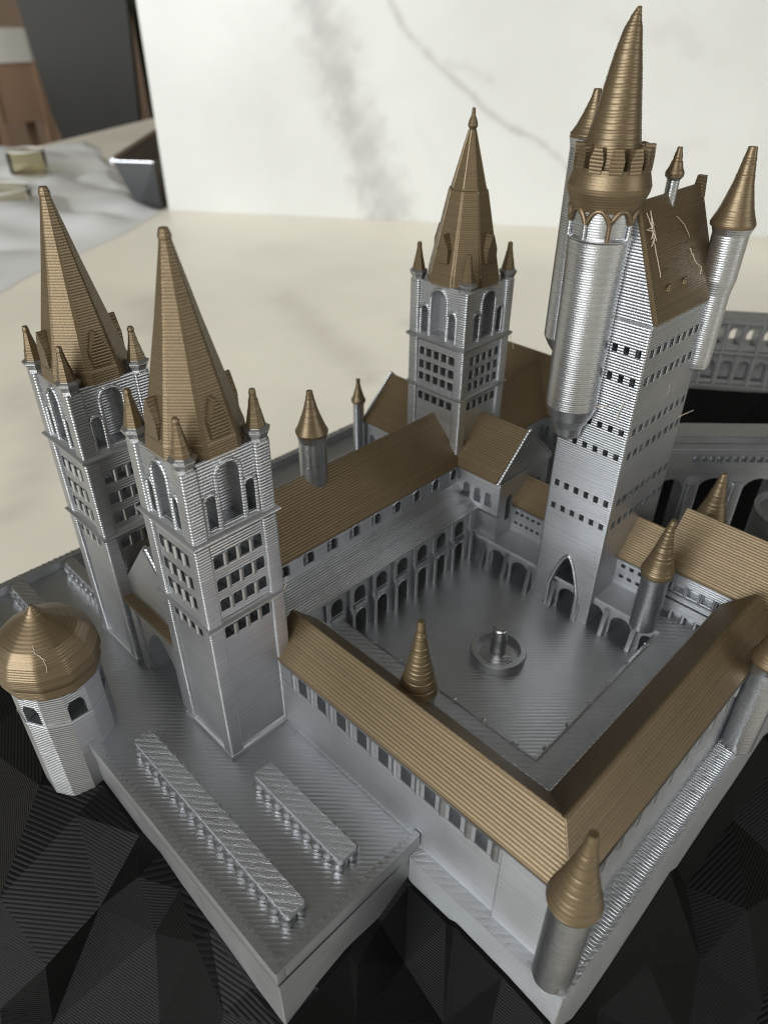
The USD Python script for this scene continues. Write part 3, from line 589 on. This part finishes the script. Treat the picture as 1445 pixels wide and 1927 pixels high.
# ---- cloister walk
ZK = 5.8
ring = Polygon([(-6.8, GY1-0.5), (RX0+0.5, GY1-0.5), (RX0+0.5, 69), (-6.8, 69), (-6.8, 62.2), (33.2, 62.2), (33.2, 27.2), (-6.8, 27.2)])
cl = cp('cloister_walk', ext(ring, ZK-0.7, ZK), SILVER_ROUGH, label='low flat cloister walk round the courtyard with an arcade')
px = [29.27-5.33*k for k in range(7)]
ac = []
for k in range(7):
    c = px[k]-2.66
    ac.append(ext_axis(arch(c, 4.0, -0.5, 2.4, n=8), 61, 64, 'y'))
ac.append(ext_axis(arch(31.6, 2.6, -0.5, 2.4, n=8), 61, 64, 'y'))
cp('arcade_wall', cut(bx(-7, 33.2, 62.25, 63.0, 0, ZK-0.7), ac), SILVER, smooth=40, parent=cl)
for x in px:
    m_ = rbox(x-0.42, x+0.42, 60.2, 62.4, 0, ZK-0.4, 0.15); v = m_.vertices.copy(); t = v[:, 2] > 3; v[t, 1] = np.maximum(v[t, 1], 61.3); m_.vertices = v
    cp('buttress', m_, SILVER_R, smooth=40, parent=cl)
for k in range(6):
    y = 30+5.6*k; m_ = rbox(32.75, 33.3, y-0.4, y+0.4, 0, ZK-0.3, 0.15)
    cp('buttress', [m_, lathe([(0.5, ZK-0.25), (0.45, ZK+0.12), (0.2, ZK+0.22)], 10, 33.0, y, lay=False)], SILVER_R, smooth=40, parent=cl)
    x = 1.5+5.6*k; m_ = rbox(x-0.4, x+0.4, 27.1, 27.6, 0, ZK-0.3, 0.15)
    cp('buttress', [m_, lathe([(0.5, ZK-0.25), (0.45, ZK+0.12), (0.2, ZK+0.22)], 10, x, 27.4, lay=False)], SILVER_R, smooth=40, parent=cl)
cp('roof_lip', [tube([(33.2, y, ZK+0.02) for y in np.linspace(27.2, 61, 40)], 0.14, 6), tube([(x, 27.2, ZK+0.02) for x in np.linspace(-4, 33.2, 40)], 0.14, 6)], SILVER_R, smooth=60, parent=cl)
cp('arcade_wall', [bx(32.4, 33.15, 27.3, 62, 3.6, ZK-0.7), bx(-6, 33, 26.4, 27.15, 3.6, ZK-0.7)], SILVER, parent=cl)

# ---- fountain
FX, FY = 14.4, 44.0
fo = cp('fountain', lathe([(4.75, 0), (4.75, 1.3), (4.6, 1.75), (3.75, 1.75), (3.7, 0.4)], 48, FX, FY, lay=False), SILVER, smooth=35, label='round fountain basin with a stub column in the courtyard')
cp('basin_steps', [lathe([(3.7-0.5*k, 0.0), (3.7-0.5*k, 0.3+0.16*k)], 40, FX, FY, lay=False) for k in range(5)], SILVER_R, smooth=35, parent=fo)
cp('column', lathe([(1.5, 0.8), (1.3, 1.6), (1.25, 5.8), (1.0, 6.1), (1.0, 6.5)], 24, FX-0.2, FY+0.2, d=0.03), SILVER_R, smooth=40, parent=fo)

# ---- keep
kx0, kx1, ky0, ky1, kze, kzr = 9.26, 20.96, 60.95, 79.67, 55.2, 69.9
kc = [ext_axis(arch(15.3, 5.5, -0.5, 5.0, pointed=7.4), 60, 71, 'y'), bx(kx0+1.4, kx1-1.4, ky0+1.4, ky1-1.4, 14.5, 54)]
xs = [10.7+1.82*k for k in range(6)]; ys = [62.6+1.95*k for k in range(9)]
KR = [50.2, 45.9, 37.8, 33.6, 25.0, 20.5]
for z in KR:
    for x in xs: kc.append(bx(x-0.42, x+0.42, 60, 64, z, z+1.15))
    for y in ys: kc.append(bx(19, 22, y-0.42, y+0.42, z-0.1, z+1.15))
big = union(kc)
kp = cp('keep', man(ext(rrect(kx0, kx1, ky0, ky1, 0.3), 0, kze))-big, SILVER, smooth=40, label='tall square silver keep with steep bronze roof and pointed arch')
cp('gate_moulding', tube([(15.3+(5.8/2)*(1-2*k/24), 60.85, 5.0+7.5*(1-abs(1-2*k/24)**1.7)) for k in range(25)], 0.34, 8), SILVER, smooth=60, parent=kp)
for s_ in (-1, 1): cp('gate_jamb', rbox(15.3+s_*2.9-0.35, 15.3+s_*2.9+0.35, 60.5, 61.6, 0, 5.1, 0.2), SILVER, smooth=40, parent=kp)
gp = Polygon([(kx0, kze-0.05), (kx1, kze-0.05), (15.25, kzr-0.5), (14.97, kzr-0.5)])
cp('gable_wall', ext_axis(gp, ky0, ky0+0.9, 'y'), SILVER, parent=kp)
cp('keep_roof', gable_roof(ky0+0.75, ky1, kx0-0.2, kx1+0.2, kze, kzr, 'y'), BRONZE, parent=kp)
for s_ in (-1, 1): cp('verge', tube([(15.1+s_*(0.1+5.95*t), ky0+0.35, kzr+0.1-(kzr-kze)*t) for t in np.linspace(0, 1, 110)], [0.34+0.07*(k % 2) for k in range(110)], 6), BRONZE, parent=kp)
cp('eaves_string', [rbox(kx0-0.1, kx1+0.12, ky0-0.12, ky0+0.3, kze-0.5, kze-0.1, 0.1), rbox(kx1-0.3, kx1+0.14, ky0, ky1, kze-0.45, kze-0.15, 0.1)], SILVER_R, parent=kp)
for y in np.arange(62.3, 78, 0.85): cp('corbel', lathe([(0.12, kze-0.95), (0.17, kze-0.6)], 6, kx1+0.02, y), SILVER_R, parent=kp)
for z in KR:
    for y in ys: cp('window_jamb', rbox(kx1-0.16, kx1+0.16, y+0.42, y+0.62, z-0.05, z+1.2, 0.07), SILVER_R, parent=kp)
nrm = np.array([kzr-kze, 0, 6.05]); nrm /= np.linalg.norm(nrm)
def on_roof(y, z, o=0.0): return np.array([kx1+0.2-(z-kze)/(kzr-kze)*6.05, y, z])+nrm*o
for y, z in ((66.2, 58.6), (70.9, 58.6)):
    t = trimesh.creation.uv_sphere(0.85, count=[10, 14]); t.apply_scale([0.45, 1, 1]); t.apply_translation(on_roof(y, z, 0.05)); cp('roof_vent', t, BRONZE_W, smooth=40, parent=kp)
for y, z, w in ((72.5, 63.4, 3.2), (66.0, 61.2, 0.9), (69.2, 61.9, 0.8), (74.5, 62.4, 1.2), (70.5, 65.2, 2.2)):
    cp('roof_seam', tube([on_roof(y-w+2*w*t, z+0.05*rng.normal(), 0.02) for t in np.linspace(0, 1, 9)], 0.13, 6), BRONZE_W, smooth=60, parent=kp)
# pinnacles on the keep's ridge
o = cp('ridge_pinnacle', lathe([(0.85, 67), (0.85, 71.4), (1.15, 71.8)], 14, 15.1, 70.4), SILVER_R, smooth=40, label='slim pinnacle on the ridge of the keep')
cp('cone_roof', lathe([(1.2, 71.8), (1.25, 72.3), (0.9, 73.0), (0.45, 74.6), (0.3, 75.4)], 14, 15.1, 70.4, jit=0.02), BRONZE, smooth=40, parent=o)
cp('rear_gable', ext_axis(Polygon([(14.2, 68), (16.0, 68), (15.7, 70.9), (14.6, 70.9)]), ky1-0.7, ky1+0.1, 'y'), BRONZE_W, parent=kp)
# the great round turret on the keep's front
tx, ty, R = 11.5, 59.9, 4.0
rt_ = cp('great_turret', lathe([(1.2, 35.0), (2.0, 35.8), (2.3, 37.2), (3.2, 38.8), (3.9, 40.8), (3.95, 55), (4.05, 61.5), (4.25, 65.2), (4.45, 65.5), (4.15, 65.9), (4.3, 69.8)], 44, tx, ty, d=0.022), SILVER_R, smooth=40, label='great round turret corbelled out from the front of the keep')
cp('shaft_lobe', lathe([(0.9, 42.0), (2.2, 44.5), (2.3, 66.5), (2.0, 67.0)], 26, 8.6, 61.2), SILVER_R, smooth=40, parent=rt_)
for k in range(9):
    a = 0.2+k*2*PI/9; c_, s_ = math.cos(a), math.sin(a); RR = 4.4
    pts = [(tx+RR*math.cos(a+q*0.35), ty+RR*math.sin(a+q*0.35), 69.3-1.7*abs(q)**2.2) for q in np.linspace(-1, 1, 15)]
    cp('blind_arch', tube(pts, 0.36, 6), BRONZE, smooth=60, parent=rt_)
    cp('arch_post', lathe([(0.30, 65.6), (0.30, 67.9)], 8, tx+RR*math.cos(a+0.35), ty+RR*math.sin(a+0.35)), BRONZE if k in (2, 7) else SILVER_R, smooth=50, parent=rt_)
cp('bulge', lathe([(4.4, 69.0), (4.7, 69.8), (5.25, 71.2), (5.35, 71.9), (4.9, 73.4), (4.6, 74.0)], 44, tx, ty), BRONZE, smooth=40, parent=rt_)
for k in range(12):
    a = k*2*PI/12+0.1; u_ = np.array([math.cos(a), math.sin(a)]); w_ = np.array([-u_[1], u_[0]])
    pg = [(-0.75, 73.6), (0.75, 73.6), (0.85, 75.2), (0.5, 76.3+0.3*rng.random()), (-0.45, 76.3+0.3*rng.random()), (-0.85, 75.2)]
    V = np.array([[*(np.array([tx, ty])+u_*rr+w_*p*(rr/4.6)), z] for rr in (3.6, 4.75+0.12*rng.random()) for p, z in pg])
    cp('crown_tooth', trimesh.convex.convex_hull(V), BRONZE_W, parent=rt_)
cp('spire', lathe([(3.9, 73.8), (3.45, 76.2), (2.95, 78.8), (2.4, 81.8), (1.9, 84.6), (1.5, 86.4), (1.1, 88.2, 0.05, 0.05), (0.55, 89.7, 0.15, 0.15), (0.25, 90.5, 0.3, 0.3)], 14, tx-0.3, ty, d=0.03, jit=0.012), BRONZE, smooth=30, parent=rt_)
turret('slender turret half hidden behind the great turret', 6.9, 61.6, 2.5, 47.2, 76.6, 82.0, cone_r=2.65, foot=0.9, n=24)
# bartizan on the far corner of the keep
bz = cp('bartizan', lathe([(0.9, 43.2), (1.9, 43.8), (2.0, 44.6), (2.1, 55.5), (2.45, 57.5), (2.55, 64.0), (2.9, 65.0)], 30, 21.0, 79.7, d=0.025), SILVER_R, smooth=40, label='round corner turret on the far right edge of the keep')
cp('cone_roof', lathe([(3.0, 64.9), (3.1, 65.4), (2.3, 67.4), (1.45, 70.4), (1.05, 72.4), (0.9, 73.4), (0.6, 75.1)], 30, 20.9, 79.7, d=0.022, jit=0.015), BRONZE, smooth=40, parent=bz)

# ---- back ranges on both sides of the keep
def back_range(x0, x1, y0, y1, ze, zr, label, holes, posts):
    cuts = [bx(h-w/2, h+w/2, y0-1, y0+1.6, za, zb) for h, w, za, zb in holes]
    o = cp('back_range', cut(bx(x0, x1, y0, y1, 0, ze-0.2), cuts) if cuts else bx(x0, x1, y0, y1, 0, ze-0.2), SILVER, smooth=40, label=label)
    cp('range_roof', gable_roof(x0-0.2, x1+0.2, y0-0.4, y1+0.4, ze, zr, 'x'), BRONZE, parent=o)
    cp('eaves_moulding', rbox(x0, x1, y0-0.3, y0+0.2, ze-0.75, ze-0.3, 0.1), SILVER_R, smooth=40, parent=o)
    for x, za, zb in posts: cp('window_post', lathe([(0.28, za), (0.28, zb)], 8, x, y0-0.02), SILVER_R, smooth=50, parent=o)
    return o
back_range(-1.7, kx0, 68, 77, 12.1, 16.2, 'low back range left of the keep with slot windows', [(x, 0.7, z, z+0.55) for x in np.arange(-0.6, 8.6, 1.25) for z in (7.6, 9.9)], [])
back_range(kx1, 28.2, 68, 77, 12.0, 18.0, 'low back range right of the keep with slot windows', [(x, 0.8, z, z+0.7) for x in np.arange(22.2, 27.5, 1.6) for z in (7.6, 9.8)], [])
hb = [(x, 1.7, 10.6, 12.4) for x in np.arange(30.0, 44, 2.35)]
o = back_range(28.2, 64, 67.8, 80, 14.8, 22.6, 'taller back range at right edge with posted windows', hb, [(x+1.18, 10.5, 12.5) for x in np.arange(30.0, 44, 2.35)])
cp('balcony', rbox(28.4, 44, 67.2, 68.3, 9.4, 10.4, 0.15), SILVER, smooth=40, parent=o)
cp('lower_band', rbox(28.4, 44, 66.6, 68.2, 7.4, 9.2, 0.15), SILVER, smooth=40, parent=o)
for k in range(7): cp('post', lathe([(0.45, ZK), (0.45, 7.5)], 10, 30.2+2.2*k, 67.0), SILVER_R, smooth=50, parent=o)

# ---- domed tower on the terrace edge
dx_, dy_, R = -22.2, -13.4, 6.2
outer = rings([(R*1.0, -14), (R*1.0, 13.2)], 12, dx_, dy_, PI/12)
inn = rings([(R-1.3, 6.5), (R-1.3, 13.0)], 12, dx_, dy_, PI/12)
wc = [inn]
for k in range(6):
    a = math.radians(-62+60*k); b_ = ext_axis(Polygon([(-1.25, 7.7), (1.25, 7.7), (1.25, 10.2), (0.8, 11.0), (-0.8, 11.0), (-1.25, 10.2)]), R-2.6, R+1, 'x')
    b_.apply_transform(trimesh.transformations.rotation_matrix(a, [0, 0, 1])); b_.apply_translation([dx_, dy_, 0]); wc.append(b_)
dt = cp('domed_tower', cut(outer, wc), SILVER, smooth=20, label='round silver tower with ribbed bronze onion dome on the terrace edge')
cp('sill_ring', lathe([(R+0.02, 7.2), (R+0.14, 7.35), (R+0.14, 7.6), (R-0.2, 7.62)], 12, dx_, dy_, PI/12, lay=False), SILVER, parent=dt)
prof = [(R*1.03, 13.0), (R*1.07, 13.4), (R*1.08, 14.8), (R*1.14, 15.6), (R*1.13, 17.2), (R*1.02, 19.0), (R*0.82, 20.6), (R*0.55, 21.8), (R*0.36, 22.6), (R*0.22, 23.3), (R*0.12, 24.0), (0.25, 24.7)]
lp = layered(prof, d=0.04)
n = 88; aa = np.arange(n)*2*PI/n
def domeverts(p):
    r, z = p[0], p[1]; w = np.clip((24-z)/5, 0, 1)
    fac = math.cos(PI/11)/np.cos(np.mod(aa, 2*PI/11)-PI/11)
    rr = r*(1+(fac-1)*w*0.75+0.018*np.sin(3*aa+1.2)*w)*(1+0.02*w)
    return np.c_[dx_+rr*np.cos(aa), dy_+rr*np.sin(aa), np.full(n, z)]
base = rings(lp, n, dx_, dy_); V = base.vertices.copy()
for k, p in enumerate(lp): V[k*n:(k+1)*n] = domeverts(p)
cp('dome', trimesh.Trimesh(V, base.faces, process=False), BRONZE, smooth=40, parent=dt)

# ---- far right: bridge, viaduct, dark drum and lone cone
def oriented(meshes, ox, oy, ang):
    R_ = trimesh.transformations.rotation_matrix(ang, [0, 0, 1]); R_[0, 3], R_[1, 3] = ox, oy
    out = []
    for m_ in meshes: t = tm(m_).copy(); t.apply_transform(R_); out.append(t)
    return out
ang = math.atan2(0.70, 0.714)
cuts = [ext_axis(arch(6.2, 6.4, -11, 8.2), -1, 6, 'y'), ext_axis(arch(15.6, 6.4, -11, 8.2), -1, 6, 'y'), ext_axis(arch(-2.6, 5.6, -11, 8.2), -1, 6, 'y')]
cuts += [bx(0.6+1.62*k, 1.75+1.62*k, -1, 1.4, 15.2, 16.5) for k in range(12)]
brw = cut(bx(-6, 20, 0, 4.6, -12, 19.8), cuts)
br = cp('bridge', oriented([brw], 17, 101, ang), SILVER, smooth=40, label='arched silver bridge behind the keep at right')
cp('bridge_roof', oriented([rbox(-6, 20, -0.5, 5.2, 19.8, 21.2, 0.3)], 17, 101, ang), SILVER, smooth=40, parent=br)
cp('bridge_string', oriented([rbox(-6, 20, -0.35, 0.3, 17.4, 17.9, 0.15)], 17, 101, ang), SILVER, smooth=40, parent=br)
for c_ in (1.8, 10.9, 19): cp('bridge_pier', oriented([rbox(c_-1.2, c_+1.2, -0.9, 0.6, -12, 10.5, 0.4)], 17, 101, ang), SILVER, smooth=40, parent=br)
# viaduct with two tiers of arches
cuts = []
for k in range(8):
    cuts.append(ext_axis(arch(2.0+4.4*k, 2.9, 15.6, 18.6), -1, 7, 'y')); cuts.append(ext_axis(arch(2.0+4.4*k, 3.0, 5.5, 9.6), -1, 2.0, 'y'))
vd = cp('viaduct', oriented([cut(bx(-8, 40, 0, 5, 2.0, 21.8), cuts)], -8, 163, math.radians(35)), DARK_GREY, smooth=40, label='dark two tier viaduct with arches at the right edge')
for za, zb in ((21.6, 23.0), (13.0, 14.0), (3.6, 4.4)): cp('viaduct_string', oriented([rbox(-8, 40, -0.9, 5.5, za, zb, 0.3)], -8, 163, math.radians(35)), DARK_GREY, smooth=40, parent=vd)
for k in range(9): cp('viaduct_pier', oriented([rbox(-0.2+4.4*k-0.45, -0.2+4.4*k+0.45, -0.8, 0.3, 4.0, 21.8, 0.2)], -8, 163, math.radians(35)), DARK_GREY, smooth=40, parent=vd)
dm = cp('drum_tower', lathe([(7.5, -4), (7.5, 15.0), (7.7, 15.4), (6.8, 15.6), (6.8, 14.4)], 36, 39.5, 98, lay=False), DARK_GREY, smooth=35, label='plain dark round drum at the right edge')
cp('upper_drum', lathe([(5.2, 14.0), (5.2, 24), (4.6, 24.2)], 30, 38, 107, lay=False), DARK_GREY, smooth=35, parent=dm)
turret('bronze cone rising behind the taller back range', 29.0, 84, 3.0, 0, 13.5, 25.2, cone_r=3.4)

# ---- stray strands of plastic
def strand(name_parent, pts, r=0.07):
    p = np.array(pts, float); t = np.linspace(0, len(p)-1, 8*(len(p)-1)+1)
    q = np.c_[[np.interp(t, np.arange(len(p)), p[:, k]) for k in range(3)]].T
    q = q+rng.normal(0, 0.03, q.shape)
    cp('plastic_strand', tube(q, r*0.62, 5), STRAND, smooth=60, parent=name_parent)
def dome_pt(a, z, o=0.12):
    r = np.interp(z, [p[1] for p in prof], [p[0] for p in prof])+o; return (dx_+r*math.cos(a), dy_+r*math.sin(a), z)
strand(dt, [dome_pt(-0.55, 21.3), dome_pt(-0.50, 20.7), dome_pt(-0.36, 19.9), dome_pt(-0.33, 19.0), dome_pt(-0.36, 18.3)], 0.06)
strand(dt, [dome_pt(-0.58, 20.9), dome_pt(-0.47, 20.6), dome_pt(-0.30, 19.7)], 0.05)
strand(kp, [on_roof(62.6, 68.4, 0.4), on_roof(63.2, 66.5, 0.5), on_roof(63.4, 64.8, 0.4), on_roof(64.0, 60.6, 0.25)], 0.10)
for k in range(4): strand(kp, [on_roof(62.9+0.5*rng.normal(), 66.6+0.9*rng.normal(), 0.4), on_roof(63.1+0.4*rng.normal(), 66.2+0.8*rng.normal(), 0.7), on_roof(63.0+0.4*rng.normal(), 65.6+0.8*rng.normal(), 0.35)], 0.12)
strand(kp, [on_roof(70.5, 66.9, 0.3), on_roof(72.2, 65.6, 0.4), on_roof(73.6, 63.8, 0.2)], 0.07)
strand(kp, [on_roof(73.0, 62.6, 0.3), on_roof(73.8, 60.6, 0.5), on_roof(75.5, 59.6, 0.4), on_roof(75.2, 58.8, 0.3)], 0.10)
strand(kp, [(kx1+0.1, 71.0, 41.5), (kx1+0.5, 70.8, 42.6), (kx1+0.2, 71.0, 43.4)], 0.06)
strand(kp, [(kx1+0.1, 78.2, 35.2), (kx1+1.0, 79.6, 35.9), (kx1+1.2, 80.8, 35.9)], 0.08)
strand(kp, [(14.2, 60.8, 41.7), (15.2, 60.4, 41.4), (16.4, 60.5, 41.5), (17.0, 60.6, 42.2)], 0.13)
strand(kp, [(18.7, 60.8, 40.2), (19.1, 60.5, 42.0), (19.3, 60.6, 43.2)], 0.11)
strand('/World/castle_model/bell_tower', [(0.2, 11.6, 25.8), (0.6, 11.9, 27.2), (0.5, 12.1, 28.2)], 0.07)
strand('/World/castle_model/crossing_tower', [(-12.6, 76.4, 40.6), (-12.0, 77.0, 38.6), (-11.9, 77.2, 37.6)], 0.07)
